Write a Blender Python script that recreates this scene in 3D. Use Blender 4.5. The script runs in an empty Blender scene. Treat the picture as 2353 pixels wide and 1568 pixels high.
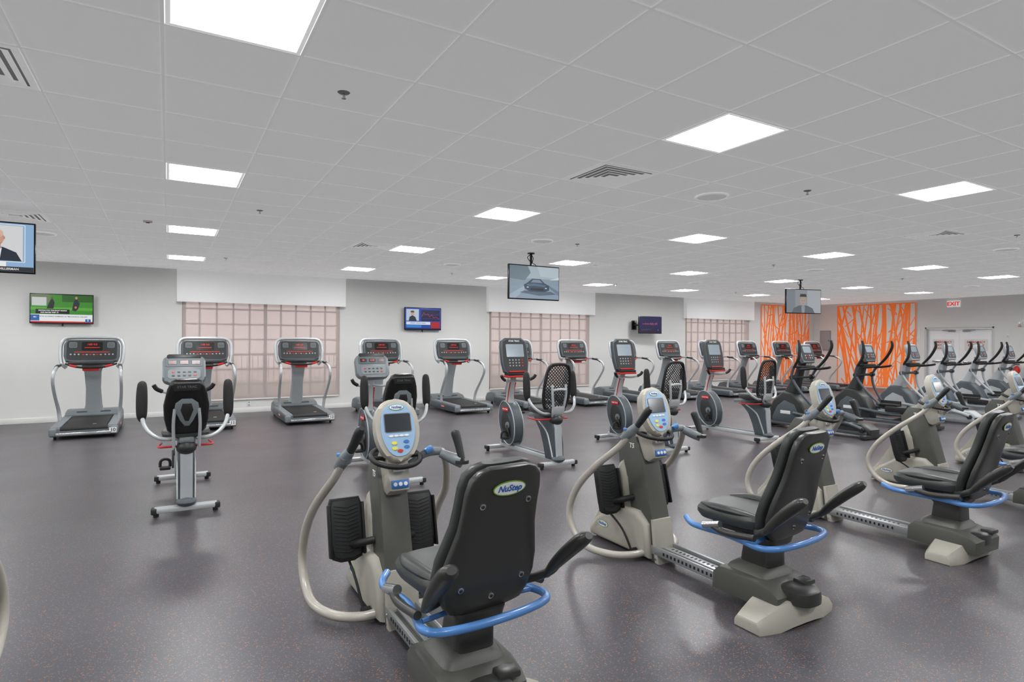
import bpy, bmesh, math, random
from mathutils import Vector, Matrix
RN=random.Random(7)
S=bpy.context.scene
COL=S.collection
try:
    S.view_settings.view_transform='Standard'
    S.view_settings.look='None'
except Exception: pass
# ------------------------------------------------------------ materials
def lin(h):
    h=h.lstrip('#'); o=[]
    for i in (0,2,4):
        c=int(h[i:i+2],16)/255
        o.append(c/12.92 if c<=.04045 else ((c+.055)/1.055)**2.4)
    return o
def mat(name,hexc,rough=.5,metal=0.0,var=.05,scale=40,emit=0,coat=0,bump=0,emithex=None):
    m=bpy.data.materials.new(name); m.use_nodes=True; nt=m.node_tree; n=nt.nodes; L=nt.links
    b=n['Principled BSDF']; c=lin(hexc)
    tc=n.new('ShaderNodeTexCoord'); no=n.new('ShaderNodeTexNoise'); no.inputs['Scale'].default_value=scale
    no.inputs['Detail'].default_value=3
    L.new(tc.outputs['Object'],no.inputs['Vector'])
    mx=n.new('ShaderNodeMix'); mx.data_type='RGBA'
    mx.inputs[6].default_value=[x*(1-var) for x in c]+[1]
    mx.inputs[7].default_value=[min(1,x*(1+var)) for x in c]+[1]
    L.new(no.outputs['Fac'],mx.inputs[0]); L.new(mx.outputs[2],b.inputs['Base Color'])
    b.inputs['Roughness'].default_value=rough; b.inputs['Metallic'].default_value=metal
    if coat: b.inputs['Coat Weight'].default_value=coat
    if emit:
        e=lin(emithex or hexc); b.inputs['Emission Color'].default_value=e+[1]; b.inputs['Emission Strength'].default_value=emit
    if bump:
        bp=n.new('ShaderNodeBump'); bp.inputs['Strength'].default_value=bump; bp.inputs['Distance'].default_value=.002
        L.new(no.outputs['Fac'],bp.inputs['Height']); L.new(bp.outputs['Normal'],b.inputs['Normal'])
    return m
_em={}
def em(hexc,st=.85):
    k=(hexc,st)
    if k not in _em: _em[k]=mat('screen_'+hexc,'050505',.35,emit=st,emithex=hexc)
    return _em[k]
M_SIL=mat('silver_paint','B8BCBE',.35,.3)
M_SIL2=mat('light_grey_plastic','A0A5A8',.42)
M_MID=mat('mid_grey_plastic','71787C',.42)
M_DBL=mat('slate_grey_plastic','464E54',.42)
M_DK=mat('dark_plastic','242627',.42)
M_BLK=mat('black_rubber','141415',.6,bump=.2)
M_BLKS=mat('black_gloss','0C0D0E',.25)
M_RED=mat('red_plastic','BC1E1A',.4)
M_CHR=mat('chrome','C8CACC',.18,.9)
M_STEEL=mat('steel_tube','A6AAAC',.3,.7)
M_BEI=mat('warm_grey_beige_plastic','AAA79C',.42)
M_BEIT=mat('beige_painted_tube','B2AEA4',.3,coat=.4)
M_OLV=mat('dark_olive_grey_plastic','4F504B',.42)
M_OLD=mat('charcoal_shell','333432',.33)
M_VIN=mat('black_vinyl','363938',.38,bump=.3,scale=300)
M_BLU=mat('blue_tube','4F84C4',.3,coat=.3)
M_WHT=mat('white_plastic','E4E4E2',.4)
M_BTN=mat('blue_button','2F6DB5',.4)
M_PBL=mat('pale_blue_panel','8FB0CF',.4)
M_GRN=mat('badge_green','6E9A2A',.4)
M_TXB=mat('badge_blue','1F5FA8',.4)
M_SCR=mat('dark_screen','2A3036',.15)
M_SCG=mat('grey_screen','8E9AA3',.15)
M_LED=mat('red_led','300505',.3,emit=1.1,emithex='E02818')
M_YEL=mat('yellow_label','D9D24A',.4)
M_TXW=mat('white_print','EDEDED',.5)
M_TXK=mat('black_print','111111',.5)
# ------------------------------------------------------------ geometry
def T(x=0,y=0,z=0): return Matrix.Translation((x,y,z))
def RX(d): return Matrix.Rotation(math.radians(d),4,'X')
def RY(d): return Matrix.Rotation(math.radians(d),4,'Y')
def RZ(d): return Matrix.Rotation(math.radians(d),4,'Z')
PR=Matrix(((0,0,1,0),(1,0,0,0),(0,1,0,0),(0,0,0,1)))
FR=RX(90)
LF=RZ(-90)@RX(90)
RF=RZ(90)@RX(90)
def out(bm):
    bm.verts.index_update()
    r=([v.co.copy() for v in bm.verts],[tuple(v.index for v in f.verts) for f in bm.faces]); bm.free(); return r
def box(sx,sy,sz,b=0,seg=2):
    bm=bmesh.new(); bmesh.ops.create_cube(bm,size=1)
    for v in bm.verts: v.co=Vector((v.co.x*sx,v.co.y*sy,v.co.z*sz))
    if b: bmesh.ops.bevel(bm,geom=bm.edges[:],offset=min(b,min(sx,sy,sz)*.49),segments=seg,affect='EDGES',profile=.5)
    return out(bm)
def plate(poly,t,b=0,seg=2):
    bm=bmesh.new(); n=len(poly)
    a=sum(poly[i][0]*poly[(i+1)%n][1]-poly[(i+1)%n][0]*poly[i][1] for i in range(n))
    if a<0: poly=poly[::-1]
    lo=[bm.verts.new((p[0],p[1],-t/2)) for p in poly]; hi=[bm.verts.new((p[0],p[1],t/2)) for p in poly]
    bm.faces.new(lo[::-1]); bm.faces.new(hi)
    for i in range(n):
        j=(i+1)%n; bm.faces.new((lo[i],lo[j],hi[j],hi[i]))
    if b:
        ls=set(lo); hs=set(hi)
        ed=[e for e in bm.edges if (e.verts[0] in ls and e.verts[1] in ls) or (e.verts[0] in hs and e.verts[1] in hs)]
        bmesh.ops.bevel(bm,geom=ed,offset=min(b,t*.45),segments=seg,affect='EDGES',profile=.5)
    return out(bm)
def prism(poly,w,b=0,seg=2):
    v,f=plate(poly,w,b,seg); return ([PR@x for x in v],f)
def rr(w,h,r,n=5):
    r=min(r,w/2-1e-4,h/2-1e-4); o=[]
    for cx,cy,a0 in ((w/2-r,h/2-r,0),(-w/2+r,h/2-r,90),(-w/2+r,-h/2+r,180),(w/2-r,-h/2+r,270)):
        for i in range(n+1):
            a=math.radians(a0+90*i/n); o.append((cx+r*math.cos(a),cy+r*math.sin(a)))
    return o
def ell(rx,ry,n=28,cx=0,cy=0): return [(cx+rx*math.cos(2*math.pi*i/n),cy+ry*math.sin(2*math.pi*i/n)) for i in range(n)]
def cyl(r,h,n=20,r2=None):
    bm=bmesh.new(); bmesh.ops.create_cone(bm,cap_ends=True,segments=n,radius1=r,radius2=r if r2 is None else r2,depth=h); return out(bm)
def ball(rx,ry,rz,n=16):
    bm=bmesh.new(); bmesh.ops.create_uvsphere(bm,u_segments=n,v_segments=max(6,n//2),radius=1)
    for v in bm.verts: v.co=Vector((v.co.x*rx,v.co.y*ry,v.co.z*rz))
    return out(bm)
def cr(pts,res=6,closed=False):
    P=[Vector(p) for p in pts]; n=len(P); o=[]
    for i in range(n if closed else n-1):
        if closed: a,b,c,d=P[(i-1)%n],P[i],P[(i+1)%n],P[(i+2)%n]
        else: a,b,c,d=P[max(i-1,0)],P[i],P[i+1],P[min(i+2,n-1)]
        for k in range(res):
            t=k/res
            o.append(.5*((2*b)+(c-a)*t+(2*a-5*b+4*c-d)*t*t+(3*b-a-3*c+d)*t**3))
    if not closed: o.append(P[-1].copy())
    return o
def fixn(vs,fs):
    bm=bmesh.new(); V=[bm.verts.new(v) for v in vs]
    for f in fs:
        try: bm.faces.new([V[i] for i in f])
        except Exception: pass
    bmesh.ops.recalc_face_normals(bm,faces=bm.faces[:]); return out(bm)
def tube(pts,r,n=10,res=5,closed=False,flat=1.0):
    rs=r if isinstance(r,(list,tuple)) else [r]*len(pts)
    Q=[Vector((p[0],p[1],p[2],rr_)) for p,rr_ in zip(pts,rs)]
    C=cr(Q,res,closed) if res>1 else Q
    P=[Vector(q[:3]) for q in C]; R_=[q[3] for q in C]; m=len(P)
    vs=[];fs=[]; up=None
    for i in range(m):
        if closed: t=(P[(i+1)%m]-P[(i-1)%m])
        else: t=P[min(i+1,m-1)]-P[max(i-1,0)]
        t.normalize()
        if up is None:
            up=Vector((0,0,1)) if abs(t.z)<.9 else Vector((0,1,0))
        up=(up-t*up.dot(t)); up.normalize(); s=t.cross(up)
        for k in range(n):
            a=2*math.pi*k/n; vs.append(P[i]+(s*math.cos(a)+up*math.sin(a)*flat)*R_[i])
    for i in range(m if closed else m-1):
        j=(i+1)%m
        for k in range(n):
            l=(k+1)%n; fs.append((i*n+k,j*n+k,j*n+l,i*n+l))
    if not closed:
        fs.append(tuple(range(n))); fs.append(tuple((m-1)*n+k for k in range(n))[::-1])
    return fixn(vs,fs)
def loft(rings):
    n=len(rings[0]); vs=[Vector(p) for r_ in rings for p in r_]; fs=[]
    for i in range(len(rings)-1):
        for k in range(n):
            l=(k+1)%n; fs.append((i*n+k,i*n+l,(i+1)*n+l,(i+1)*n+k))
    fs.append(tuple(range(n))[::-1]); fs.append(tuple((len(rings)-1)*n+k for k in range(n)))
    return fixn(vs,fs)
def sloft(secs,n=28,pw=.5,bend=0):
    rings=[]
    for s in secs:
        z,w,d=s[:3]; cx=s[3] if len(s)>3 else 0; cy=s[4] if len(s)>4 else 0; r_=[]
        for k in range(n):
            a=2*math.pi*(k+.5)/n; c=math.cos(a); q=math.sin(a)
            x=w/2*math.copysign(abs(c)**pw,c); y=d/2*math.copysign(abs(q)**pw,q)
            r_.append((cx+x,cy+y+bend*x*x,z))
        rings.append(r_)
    return loft(rings)
_tx={}
def text(s,size,ext=.0008,shear=0,bold=0):
    k=(s,size,ext,shear,bold)
    if k in _tx: return _tx[k]
    cu=bpy.data.curves.new('t','FONT'); cu.body=s; cu.size=size; cu.align_x='CENTER'; cu.align_y='CENTER'
    cu.extrude=ext; cu.shear=shear; cu.offset=bold; cu.resolution_u=3
    ob=bpy.data.objects.new('t',cu); COL.objects.link(ob)
    dg=bpy.context.evaluated_depsgraph_get(); dg.update()
    me=bpy.data.meshes.new_from_object(ob.evaluated_get(dg))
    r=([v.co.copy() for v in me.vertices],[tuple(p.vertices) for p in me.polygons])
    bpy.data.objects.remove(ob); bpy.data.curves.remove(cu); bpy.data.meshes.remove(me)
    _tx[k]=r; return r
class G:
    def __init__(s,W=None): s.v=[];s.f=[];s.mi=[];s.mats=[];s.W=W
    def add(s,pc,m,M=None):
        if s.W is not None: M=s.W@M if M is not None else s.W
        off=len(s.v); vs,fs=pc; fl=False
        if M is not None:
            vs=[M@v for v in vs]; fl=M.determinant()<0
        s.v+=[tuple(v) for v in vs]
        if m not in s.mats: s.mats.append(m)
        k=s.mats.index(m)
        for f in fs:
            g=tuple(i+off for i in f); s.f.append(g[::-1] if fl else g); s.mi.append(k)
        return s
    def obj(s,name,parent=None,label=None,loc=(0,0,0),smooth=True,**kw):
        me=bpy.data.meshes.new(name); me.from_pydata(s.v,[],s.f)
        for m in s.mats: me.materials.append(m)
        me.polygons.foreach_set('material_index',s.mi)
        if smooth:
            me.polygons.foreach_set('use_smooth',[True]*len(me.polygons))
            try: me.set_sharp_from_angle(angle=math.radians(38))
            except Exception: pass
        me.update()
        ob=bpy.data.objects.new(name,me); COL.objects.link(ob); ob.location=loc
        if parent is not None: ob.parent=parent
        if label: ob['label']=label
        for k,v in kw.items(): ob[k]=v
        return ob
def thing(name,label,cat,loc=(0,0,0),rz=0,group=None):
    e=bpy.data.objects.new(name,None); e.empty_display_size=.1; COL.objects.link(e)
    e.location=loc; e.rotation_euler=(0,0,math.radians(rz)); e['label']=label; e['category']=cat
    if group: e['group']=group
    return e
def dup(root,loc,rz=None,label=None):
    def rec(o,par):
        c=o.copy(); COL.objects.link(c)
        if par is not None: c.parent=par
        for ch in list(o.children): rec(ch,c)
        return c
    c=rec(root,None); c.location=loc
    if rz is not None: c.rotation_euler=(0,0,math.radians(rz))
    if label: c['label']=label
    return c
def structure(ob): ob['kind']='structure'; return ob
# ------------------------------------------------------------ room
CZ=3.025; YW=14.06; XW=21.57; XL=-8.0; YF=-6.02; TL=.612; X0=-.03; Y0=3.16
M_WALL=mat('painted_wall','E2E2E0',.85,var=.015,scale=3)
M_CEIL=mat('ceiling_tile_fill_glow','C6C6C6',.9,var=.02,scale=60,emit=.26,emithex='FFFFFF')  # even glow put into the tiles as soft ambient fill light
M_TBAR=mat('grid_bar_fill_glow','C4C4C4',.6,emit=.24,emithex='FFFFFF')  # bars are given a glow too, keeping pace with the tiles
M_BASE=mat('white_baseboard','E6E6E4',.5)
def floor_mat():
    m=bpy.data.materials.new('speckled_rubber_floor'); m.use_nodes=True; nt=m.node_tree; n=nt.nodes; L=nt.links
    b=n['Principled BSDF']; tc=n.new('ShaderNodeTexCoord')
    base=n.new('ShaderNodeTexNoise'); base.inputs['Scale'].default_value=110; base.inputs['Detail'].default_value=4
    L.new(tc.outputs['Object'],base.inputs['Vector'])
    mx=n.new('ShaderNodeMix'); mx.data_type='RGBA'; mx.inputs[6].default_value=lin('3F3E42')+[1]; mx.inputs[7].default_value=lin('545359')+[1]
    L.new(base.outputs['Fac'],mx.inputs[0]); prev=mx.outputs[2]
    for sc,th,col,ch in ((150,.9,'94745E','Red'),(170,.86,'6E7684','Green'),(120,.95,'A86C48','Blue')):
        vo=n.new('ShaderNodeTexVoronoi'); vo.inputs['Scale'].default_value=sc; L.new(tc.outputs['Object'],vo.inputs['Vector'])
        sp=n.new('ShaderNodeSeparateColor'); L.new(vo.outputs['Color'],sp.inputs[0])
        gt=n.new('ShaderNodeMath'); gt.operation='GREATER_THAN'; gt.inputs[1].default_value=th; L.new(sp.outputs[ch],gt.inputs[0])
        lt=n.new('ShaderNodeMath'); lt.operation='LESS_THAN'; lt.inputs[1].default_value=.36; L.new(vo.outputs['Distance'],lt.inputs[0])
        mu=n.new('ShaderNodeMath'); mu.operation='MULTIPLY'; L.new(gt.outputs[0],mu.inputs[0]); L.new(lt.outputs[0],mu.inputs[1])
        m2=n.new('ShaderNodeMix'); m2.data_type='RGBA'; L.new(mu.outputs[0],m2.inputs[0]); L.new(prev,m2.inputs[6]); m2.inputs[7].default_value=lin(col)+[1]
        prev=m2.outputs[2]
    L.new(prev,b.inputs['Base Color'])
    n2=n.new('ShaderNodeTexNoise'); n2.inputs['Scale'].default_value=1.2; L.new(tc.outputs['Object'],n2.inputs['Vector'])
    mr=n.new('ShaderNodeMapRange'); mr.inputs[3].default_value=.28; mr.inputs[4].default_value=.4; L.new(n2.outputs['Fac'],mr.inputs[0]); L.new(mr.outputs[0],b.inputs['Roughness'])
    bp=n.new('ShaderNodeBump'); bp.inputs['Strength'].default_value=.15; bp.inputs['Distance'].default_value=.002
    L.new(base.outputs['Fac'],bp.inputs['Height']); L.new(bp.outputs['Normal'],b.inputs['Normal'])
    return m
g=G(); g.add(box(XW-XL+.3,YW-YF+.3,.1),floor_mat(),T((XW+XL)/2,(YW+YF)/2,-.05)); structure(g.obj('floor',smooth=False))
def cell(i,k): return (X0+i*TL, Y0+k*TL)
LI=[(i*5,-1+j*5) for i in range(-2,8) for j in range(-1,4)]
LI=[c for c in LI if cell(*c)[0]+TL<XW and cell(*c)[0]>XL and cell(*c)[1]>YF]
VE=[(5,1),(-2,1),(-3,9),(4,9),(14,1),(11,9),(16,9),(30,9),(24,1)]
holes=set(LI)|set(VE)
g=G(); vs,fs=[],[]
for i in range(-14,37):
    for k in range(-16,19):
        if (i,k) in holes: continue
        x,y=cell(i,k); x1=min(x+TL,XW); y1=min(y+TL,YW); x=max(x,XL); y=max(y,YF)
        if x1-x<.002 or y1-y<.002: continue
        b_=len(vs); vs+=[Vector((x,y,CZ)),Vector((x,y1,CZ)),Vector((x1,y1,CZ)),Vector((x1,y,CZ))]; fs.append((b_,b_+1,b_+2,b_+3))
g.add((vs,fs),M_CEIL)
for i in range(-13,36):
    x=X0+i*TL
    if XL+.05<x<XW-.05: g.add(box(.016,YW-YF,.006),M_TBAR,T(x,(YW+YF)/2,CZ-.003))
for k in range(-15,18):
    y=Y0+k*TL
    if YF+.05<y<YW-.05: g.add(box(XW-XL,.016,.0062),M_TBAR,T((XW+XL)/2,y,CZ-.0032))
structure(g.obj('ceiling',smooth=False))
def wall(name,axis,pos,thick,a0,a1,hs):
    g=G()
    def seg(p0,p1,z0,z1):
        if p1-p0<1e-3 or z1-z0<1e-3: return
        if axis=='y': g.add(box(p1-p0,abs(thick),z1-z0),M_WALL,T((p0+p1)/2,pos+thick/2,(z0+z1)/2))
        else: g.add(box(abs(thick),p1-p0,z1-z0),M_WALL,T(pos+thick/2,(p0+p1)/2,(z0+z1)/2))
    cur=a0
    for h in sorted(hs):
        seg(cur,h[0],0,CZ+.1); seg(h[0],h[1],0,h[2]); seg(h[0],h[1],h[3],CZ+.1); cur=h[1]
    seg(cur,a1,0,CZ+.1)
    return structure(g.obj(name,smooth=False))
WIN=[(.25,3.47),(7.42,10.74),(14.68,17.78)]
wall('wall_back','y',YW,.2,XL-.2,XW+.2,[(a,b,.29,2.55) for a,b in WIN])
wall('wall_right','x',XW,.25,YF,YW,[(8.28,10.2,0,2.1)])
wall('wall_left','x',XL,-.2,YF,YW,[])
wall('wall_front','y',YF,-.2,XL-.2,XW+.2,[])
g=G(); g.add(box(XW-XL,.015,.1,.004),M_BASE,T((XW+XL)/2,YW-.0075,.05)); structure(g.obj('baseboard_back'))
g=G(); g.add(box(.015,8.2-YF,.1,.004),M_BASE,T(XW-.0075,(8.2+YF)/2,.05))
g.add(box(.015,YW-10.28,.1,.004),M_BASE,T(XW-.0075,(YW+10.28)/2,.05)); structure(g.obj('baseboard_right'))
# fixtures: shallow diffuser sitting almost flush with the ceiling
M_EMI=mat('diffuser_glow','FFFFFF',.5,emit=54)
M_EMI2=mat('reflector_white','A0A0A0',.6)
M_RIM=mat('fixture_rim','C8C8C8',.5,emit=.4,emithex='FFFFFF')  # frame gets an added even glow; the diffuser is the lamp
def troffer():
    r=thing('ceiling_light','square white recessed ceiling light, switched on','ceiling light',group='recessed ceiling lights')
    h=TL/2-.012
    g=G(); rings=[]
    for w,z in ((h,0),(h-.02,.0),(h-.045,.025)):
        rings.append([(w,w,z),(-w,w,z),(-w,-w,z),(w,-w,z)])
    vs=[Vector(p) for q in rings for p in q]; fs=[]
    for i in range(0,len(rings)-1):
        for k in range(4):
            l=(k+1)%4; fs.append((i*4+k,(i+1)*4+k,(i+1)*4+l,i*4+l))
    g.add((vs,fs),M_EMI2)
    for s in (-1,1):
        g.add(box(h*2,.02,.008),M_RIM,T(0,s*(h-.01),-.002)); g.add(box(.02,h*2,.008),M_RIM,T(s*(h-.01),0,-.002))
    g.obj('housing',r,smooth=False)
    g=G(); w=(h-.04)*2
    g.add(box(w,w,.006,.002),M_EMI,T(0,0,.021))
    g.obj('diffuser',r,smooth=False,label='glowing white diffuser panel')
    g=G(); g.add(box(TL-.04,TL-.04,.03),M_WHT,T(0,0,.045)); g.obj('back_pan',r,smooth=False)
    return r
tr=None
for c in LI:
    x,y=cell(*c); p=(x+TL/2,y+TL/2,CZ)
    if tr is None: tr=troffer(); tr.location=p
    else: dup(tr,p)
def sqr(g,wo,wi,zo,zi,m):
    vs=[];fs=[]
    for w,z in ((wo,zo),(wi,zi),(wi,zi+.004),(wo,zo+.004)):
        vs+=[Vector((w,w,z)),Vector((-w,w,z)),Vector((-w,-w,z)),Vector((w,-w,z))]
    for i in range(4):
        j=(i+1)%4
        for k in range(4):
            l=(k+1)%4; fs.append((i*4+k,j*4+k,j*4+l,i*4+l))
    g.add(fixn(vs,fs),m)
M_VENT=mat('vent_white_fill_glow','D8D8D8',.5,emit=.26,emithex='FFFFFF'); M_VDK=mat('vent_shadow','606060',.8,emit=.05,emithex='FFFFFF')  # louvres and duct box carry an added glow in place of bounced light
v0=None
for c in VE:
    x,y=cell(*c); p=(x+TL/2,y+TL/2,CZ)
    if v0 is None:
        v0=thing('air_vent','square white louvred ceiling air vent','air vent',p,group='ceiling air vents')
        g=G(); sqr(g,TL/2-.005,TL/2-.045,-.006,-.006,M_VENT)
        for a in (.25,.2,.15,.1): sqr(g,a,a-.034,-.014,.0,M_VENT)
        g.add(box(.09,.09,.006,.002),M_VENT,T(0,0,-.012))
        g.obj('louvre',v0,smooth=False)
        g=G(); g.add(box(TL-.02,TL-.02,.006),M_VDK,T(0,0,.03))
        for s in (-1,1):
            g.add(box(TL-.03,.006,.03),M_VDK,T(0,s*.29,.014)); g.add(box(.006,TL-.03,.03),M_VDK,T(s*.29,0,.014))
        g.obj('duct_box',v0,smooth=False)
    else: dup(v0,p)
sp0=None
for (x,y) in [(4.65,4.12),(4.65,7.2),(4.65,10.33),(11.1,4.12),(11.1,7.23),(-1.5,10.3),(11.1,10.3),(17.5,7.2),(17.5,4.12)]:
    if sp0 is None:
        sp0=thing('ceiling_speaker','round white ceiling speaker with perforated grille','speaker',(x,y,CZ),group='ceiling speakers')
        g=G(); g.add(tube([(.15*math.cos(a*math.pi/8),.15*math.sin(a*math.pi/8),-.008) for a in range(16)],.012,8,2,True),M_VENT); g.obj('rim',sp0)
        g=G(); g.add(cyl(.142,.008,36),mat('speaker_grille_fill_glow','A6A6A6',.8,emit=.22,emithex='FFFFFF'),T(0,0,-.008)); g.obj('grille',sp0)  # grille has the same added glow as the ceiling around it
    else: dup(sp0,(x,y,CZ))
s0=None
for x in (.88,5.25,9.75,14.2):
    for y in (3.5,7.17,11.68):
        if s0 is None:
            s0=thing('fire_sprinkler','small chrome ceiling fire sprinkler head','sprinkler',(x,y,CZ),group='fire sprinklers')
            g=G(); g.add(cyl(.028,.006,20,.036),M_SIL2,T(0,0,-.005)); g.obj('escutcheon',s0)
            g=G(); g.add(cyl(.006,.018),M_CHR,T(0,0,-.016)); g.add(box(.004,.02,.018,.001),M_CHR,T(0,0,-.028)); g.add(cyl(.014,.003,12),M_CHR,T(0,0,-.037)); g.add(cyl(.003,.014,8),M_RED,T(.005,0,-.029)); g.obj('nozzle',s0)
        else: dup(s0,(x,y,CZ))
g=G(); g.add(box(.1,.07,.025,.008),M_WHT,T(0,0,-.0125)); g.add(box(.04,.03,.012,.004),M_RED,T(0,0,-.028))
o=g.obj('smoke_alarm',loc=(-.22,8.5,CZ)); o['label']='small white and red ceiling fire alarm strobe'; o['category']='fire alarm'
# windows
M_MUN=mat('window_muntin','6E625E',.6)
M_FRM=mat('window_frame','A9A4A0',.5)
def glassm():
    m=bpy.data.materials.new('window_glass'); m.use_nodes=True; n=m.node_tree.nodes; L=m.node_tree.links
    for q in list(n): n.remove(q)
    o=n.new('ShaderNodeOutputMaterial'); t=n.new('ShaderNodeBsdfTransparent'); gl=n.new('ShaderNodeBsdfGlossy'); gl.inputs['Roughness'].default_value=.05
    mx=n.new('ShaderNodeMixShader'); mx.inputs[0].default_value=.04; L.new(t.outputs[0],mx.inputs[1]); L.new(gl.outputs[0],mx.inputs[2]); L.new(mx.outputs[0],o.inputs[0]); return m
def shadem():
    m=bpy.data.materials.new('solar_shade_mesh'); m.use_nodes=True; n=m.node_tree.nodes; L=m.node_tree.links
    for q in list(n): n.remove(q)
    o=n.new('ShaderNodeOutputMaterial'); t=n.new('ShaderNodeBsdfTransparent'); t.inputs[0].default_value=(1,.86,.84,1)
    d=n.new('ShaderNodeBsdfDiffuse'); tl=n.new('ShaderNodeBsdfTranslucent')
    tc=n.new('ShaderNodeTexCoord'); no=n.new('ShaderNodeTexNoise'); no.inputs['Scale'].default_value=200; L.new(tc.outputs['Object'],no.inputs['Vector'])
    cr_=n.new('ShaderNodeMix'); cr_.data_type='RGBA'; cr_.inputs[6].default_value=lin('C4B8B5')+[1]; cr_.inputs[7].default_value=lin('D2C6C3')+[1]; L.new(no.outputs['Fac'],cr_.inputs[0])
    L.new(cr_.outputs[2],d.inputs[0]); L.new(cr_.outputs[2],tl.inputs[0])
    a=n.new('ShaderNodeMixShader'); a.inputs[0].default_value=.12; L.new(d.outputs[0],a.inputs[1]); L.new(tl.outputs[0],a.inputs[2])
    mx=n.new('ShaderNodeMixShader'); mx.inputs[0].default_value=.82; L.new(t.outputs[0],mx.inputs[1]); L.new(a.outputs[0],mx.inputs[2]); L.new(mx.outputs[0],o.inputs[0]); return m
M_GL=glassm(); M_SH=shadem(); M_VAL=mat('white_valance_fill_glow','F4F4F4',.7,emit=.12,emithex='FFFFFF')  # small glow in the valance colour stands in for light on the cloth
for i,(a,b) in enumerate(WIN):
    w=b-a; cx=(a+b)/2; z0,z1=.29,2.55
    e=bpy.data.objects.new('window_%d'%(i+1),None); COL.objects.link(e); e.location=(cx,YW+.05,0); e['kind']='structure'
    g=G()
    for s in (-1,1): g.add(box(.07,.08,z1-z0,.006),M_FRM,T(s*(w/2-.035),0,(z0+z1)/2))
    for z in (z0+.035,z1-.035): g.add(box(w,.08,.07,.006),M_FRM,T(0,0,z))
    g.obj('frame',e)
    g=G()
    for k in range(1,10): g.add(box(.035 if k!=5 else .07,.03,z1-z0),M_MUN,T(-w/2+w*k/10,0,(z0+z1)/2))
    for k in range(1,7): g.add(box(w,.028,.035),M_MUN,T(0,0,z0+(z1-z0)*k/7))
    g.obj('muntins',e)
    g=G(); g.add(box(w-.02,.006,z1-z0-.02),M_GL,T(0,.01,(z0+z1)/2)); g.obj('glass',e,smooth=False)
    e=thing('roller_shade','white roller shade with deep valance over a tall window','window shade',(cx,YW,0),group='window roller shades')
    g=G(); vw=w+.2; g.add(box(vw,.012,.66,.004),M_VAL,T(0,-.15,2.68))
    for s in (-1,1): g.add(box(.012,.15,.66,.004),M_VAL,T(s*(vw/2-.006),-.076,2.68))
    g.obj('valance',e)
    g=G(); v=[Vector((x_,-.02,z_)) for x_,z_ in ((-w/2+.01,z0),(w/2-.01,z0),(w/2-.01,z1+.03),(-w/2+.01,z1+.03))]
    g.add((v,[(0,1,2,3)]),M_SH); g.obj('shade_fabric',e,smooth=False,label='translucent pinkish mesh fabric')
    g=G(); g.add(box(w-.02,.02,.03,.006),M_WHT,T(0,-.02,z0)); g.obj('hem_bar',e)
M_GRD=mat('outdoor_paving','E0D8D2',.9); M_HED=mat('hedge','B6BEA6',.9,var=.25,scale=12,bump=1); M_FEN=mat('fence_metal','A29C9A',.6)
g=G(); g.add(box(60,24,.1),M_GRD,T(8,YW+12.4,-.1)); structure(g.obj('outdoor_ground',smooth=False))  # paved ground outside the windows
for i,(a,b) in enumerate(WIN):
    g=G()
    for k in range(26):
        g.add(ball(RN.uniform(.3,.45),RN.uniform(.3,.4),RN.uniform(.25,.35),10),M_HED,T(a-1+k*.22+RN.uniform(-.1,.1),YW+2.4+RN.uniform(-.15,.15),.2+RN.uniform(0,.1)))
    o=g.obj('hedge'); o['label']='low clipped green hedge outside the window'; o['category']='hedge'; o['kind']='stuff'
    g=G()
    for k in range(40): g.add(box(.02,.02,1.25),M_FEN,T(a-1+k*.14,YW+4,.6))
    for z in (.2,1.15): g.add(box(5.6,.025,.035),M_FEN,T(a+1.73,YW+4,z))
    o=g.obj('metal_fence'); o['label']='metal picket fence outside the window'; o['category']='fence'
# doors
M_DOOR=mat('white_door','F4F4F5',.4); M_DFR=mat('door_frame','C9C9C9',.4)
e=bpy.data.objects.new('door_1',None); COL.objects.link(e); e.location=(XW+.12,9.24,0); e['kind']='structure'
g=G()
for s in (-1,1): g.add(box(.14,.06,2.1,.006),M_DFR,T(-.05,s*.93,1.05))
g.add(box(.14,1.9,.06,.006),M_DFR,T(-.05,0,2.07)); g.obj('door_frame',e)
for s in (-1,1):
    g=G(); g.add(box(.045,.89,2.03,.004),M_DOOR,T(0,s*.45,1.02)); lf=g.obj('door_leaf',e)
    g=G(); g.add(box(.05,.6,.05,.012),M_CHR,T(-.06,s*.45,1.0)); g.add(box(.06,.09,.08,.01),M_CHR,T(-.05,s*.16,1.0)); g.obj('push_bar',lf)
    g=G()
    for q,t_ in enumerate(('EMERGENCY','EXIT ONLY','DOOR ALARMED')): g.add(text(t_,.085 if q<2 else .05,.001,0,.002),M_RED,T(-.03,s*.45,1.62-q*.1)@LF)
    g.add(box(.004,.62,.36),M_WHT,T(-.025,s*.45,1.53)); g.obj('door_notice',lf,label='white notice with red emergency exit lettering',smooth=False)
    g=G(); g.add(box(.05,.2,.05,.01),M_SIL2,T(-.05,s*.2,1.98)); g.add(box(.02,.3,.02,.004),M_SIL2,T(-.09,s*.3,2.0)); g.obj('door_closer',lf)
e=thing('exit_sign','white exit sign with red letters above double doors','sign',(XW-.025,9.35,2.83))
g=G(); g.add(box(.05,.36,.2,.01),mat('exit_face','F2F2F2',.4,emit=.3)); g.obj('sign_case',e)
g=G(); g.add(text('EXIT',.17,.002,0,.005),em('D02020',.9),T(-.027,0,0)@LF); g.obj('letters',e,smooth=False)
g=G(); g.add(box(.04,.42,.75,.008),mat('grey_metal_box','8E9196',.45)); g.add(box(.012,.36,.68,.004),M_SIL2,T(-.022,0,0)); g.add(box(.012,.02,.06,.003),M_DK,T(-.032,-.14,0))
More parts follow.
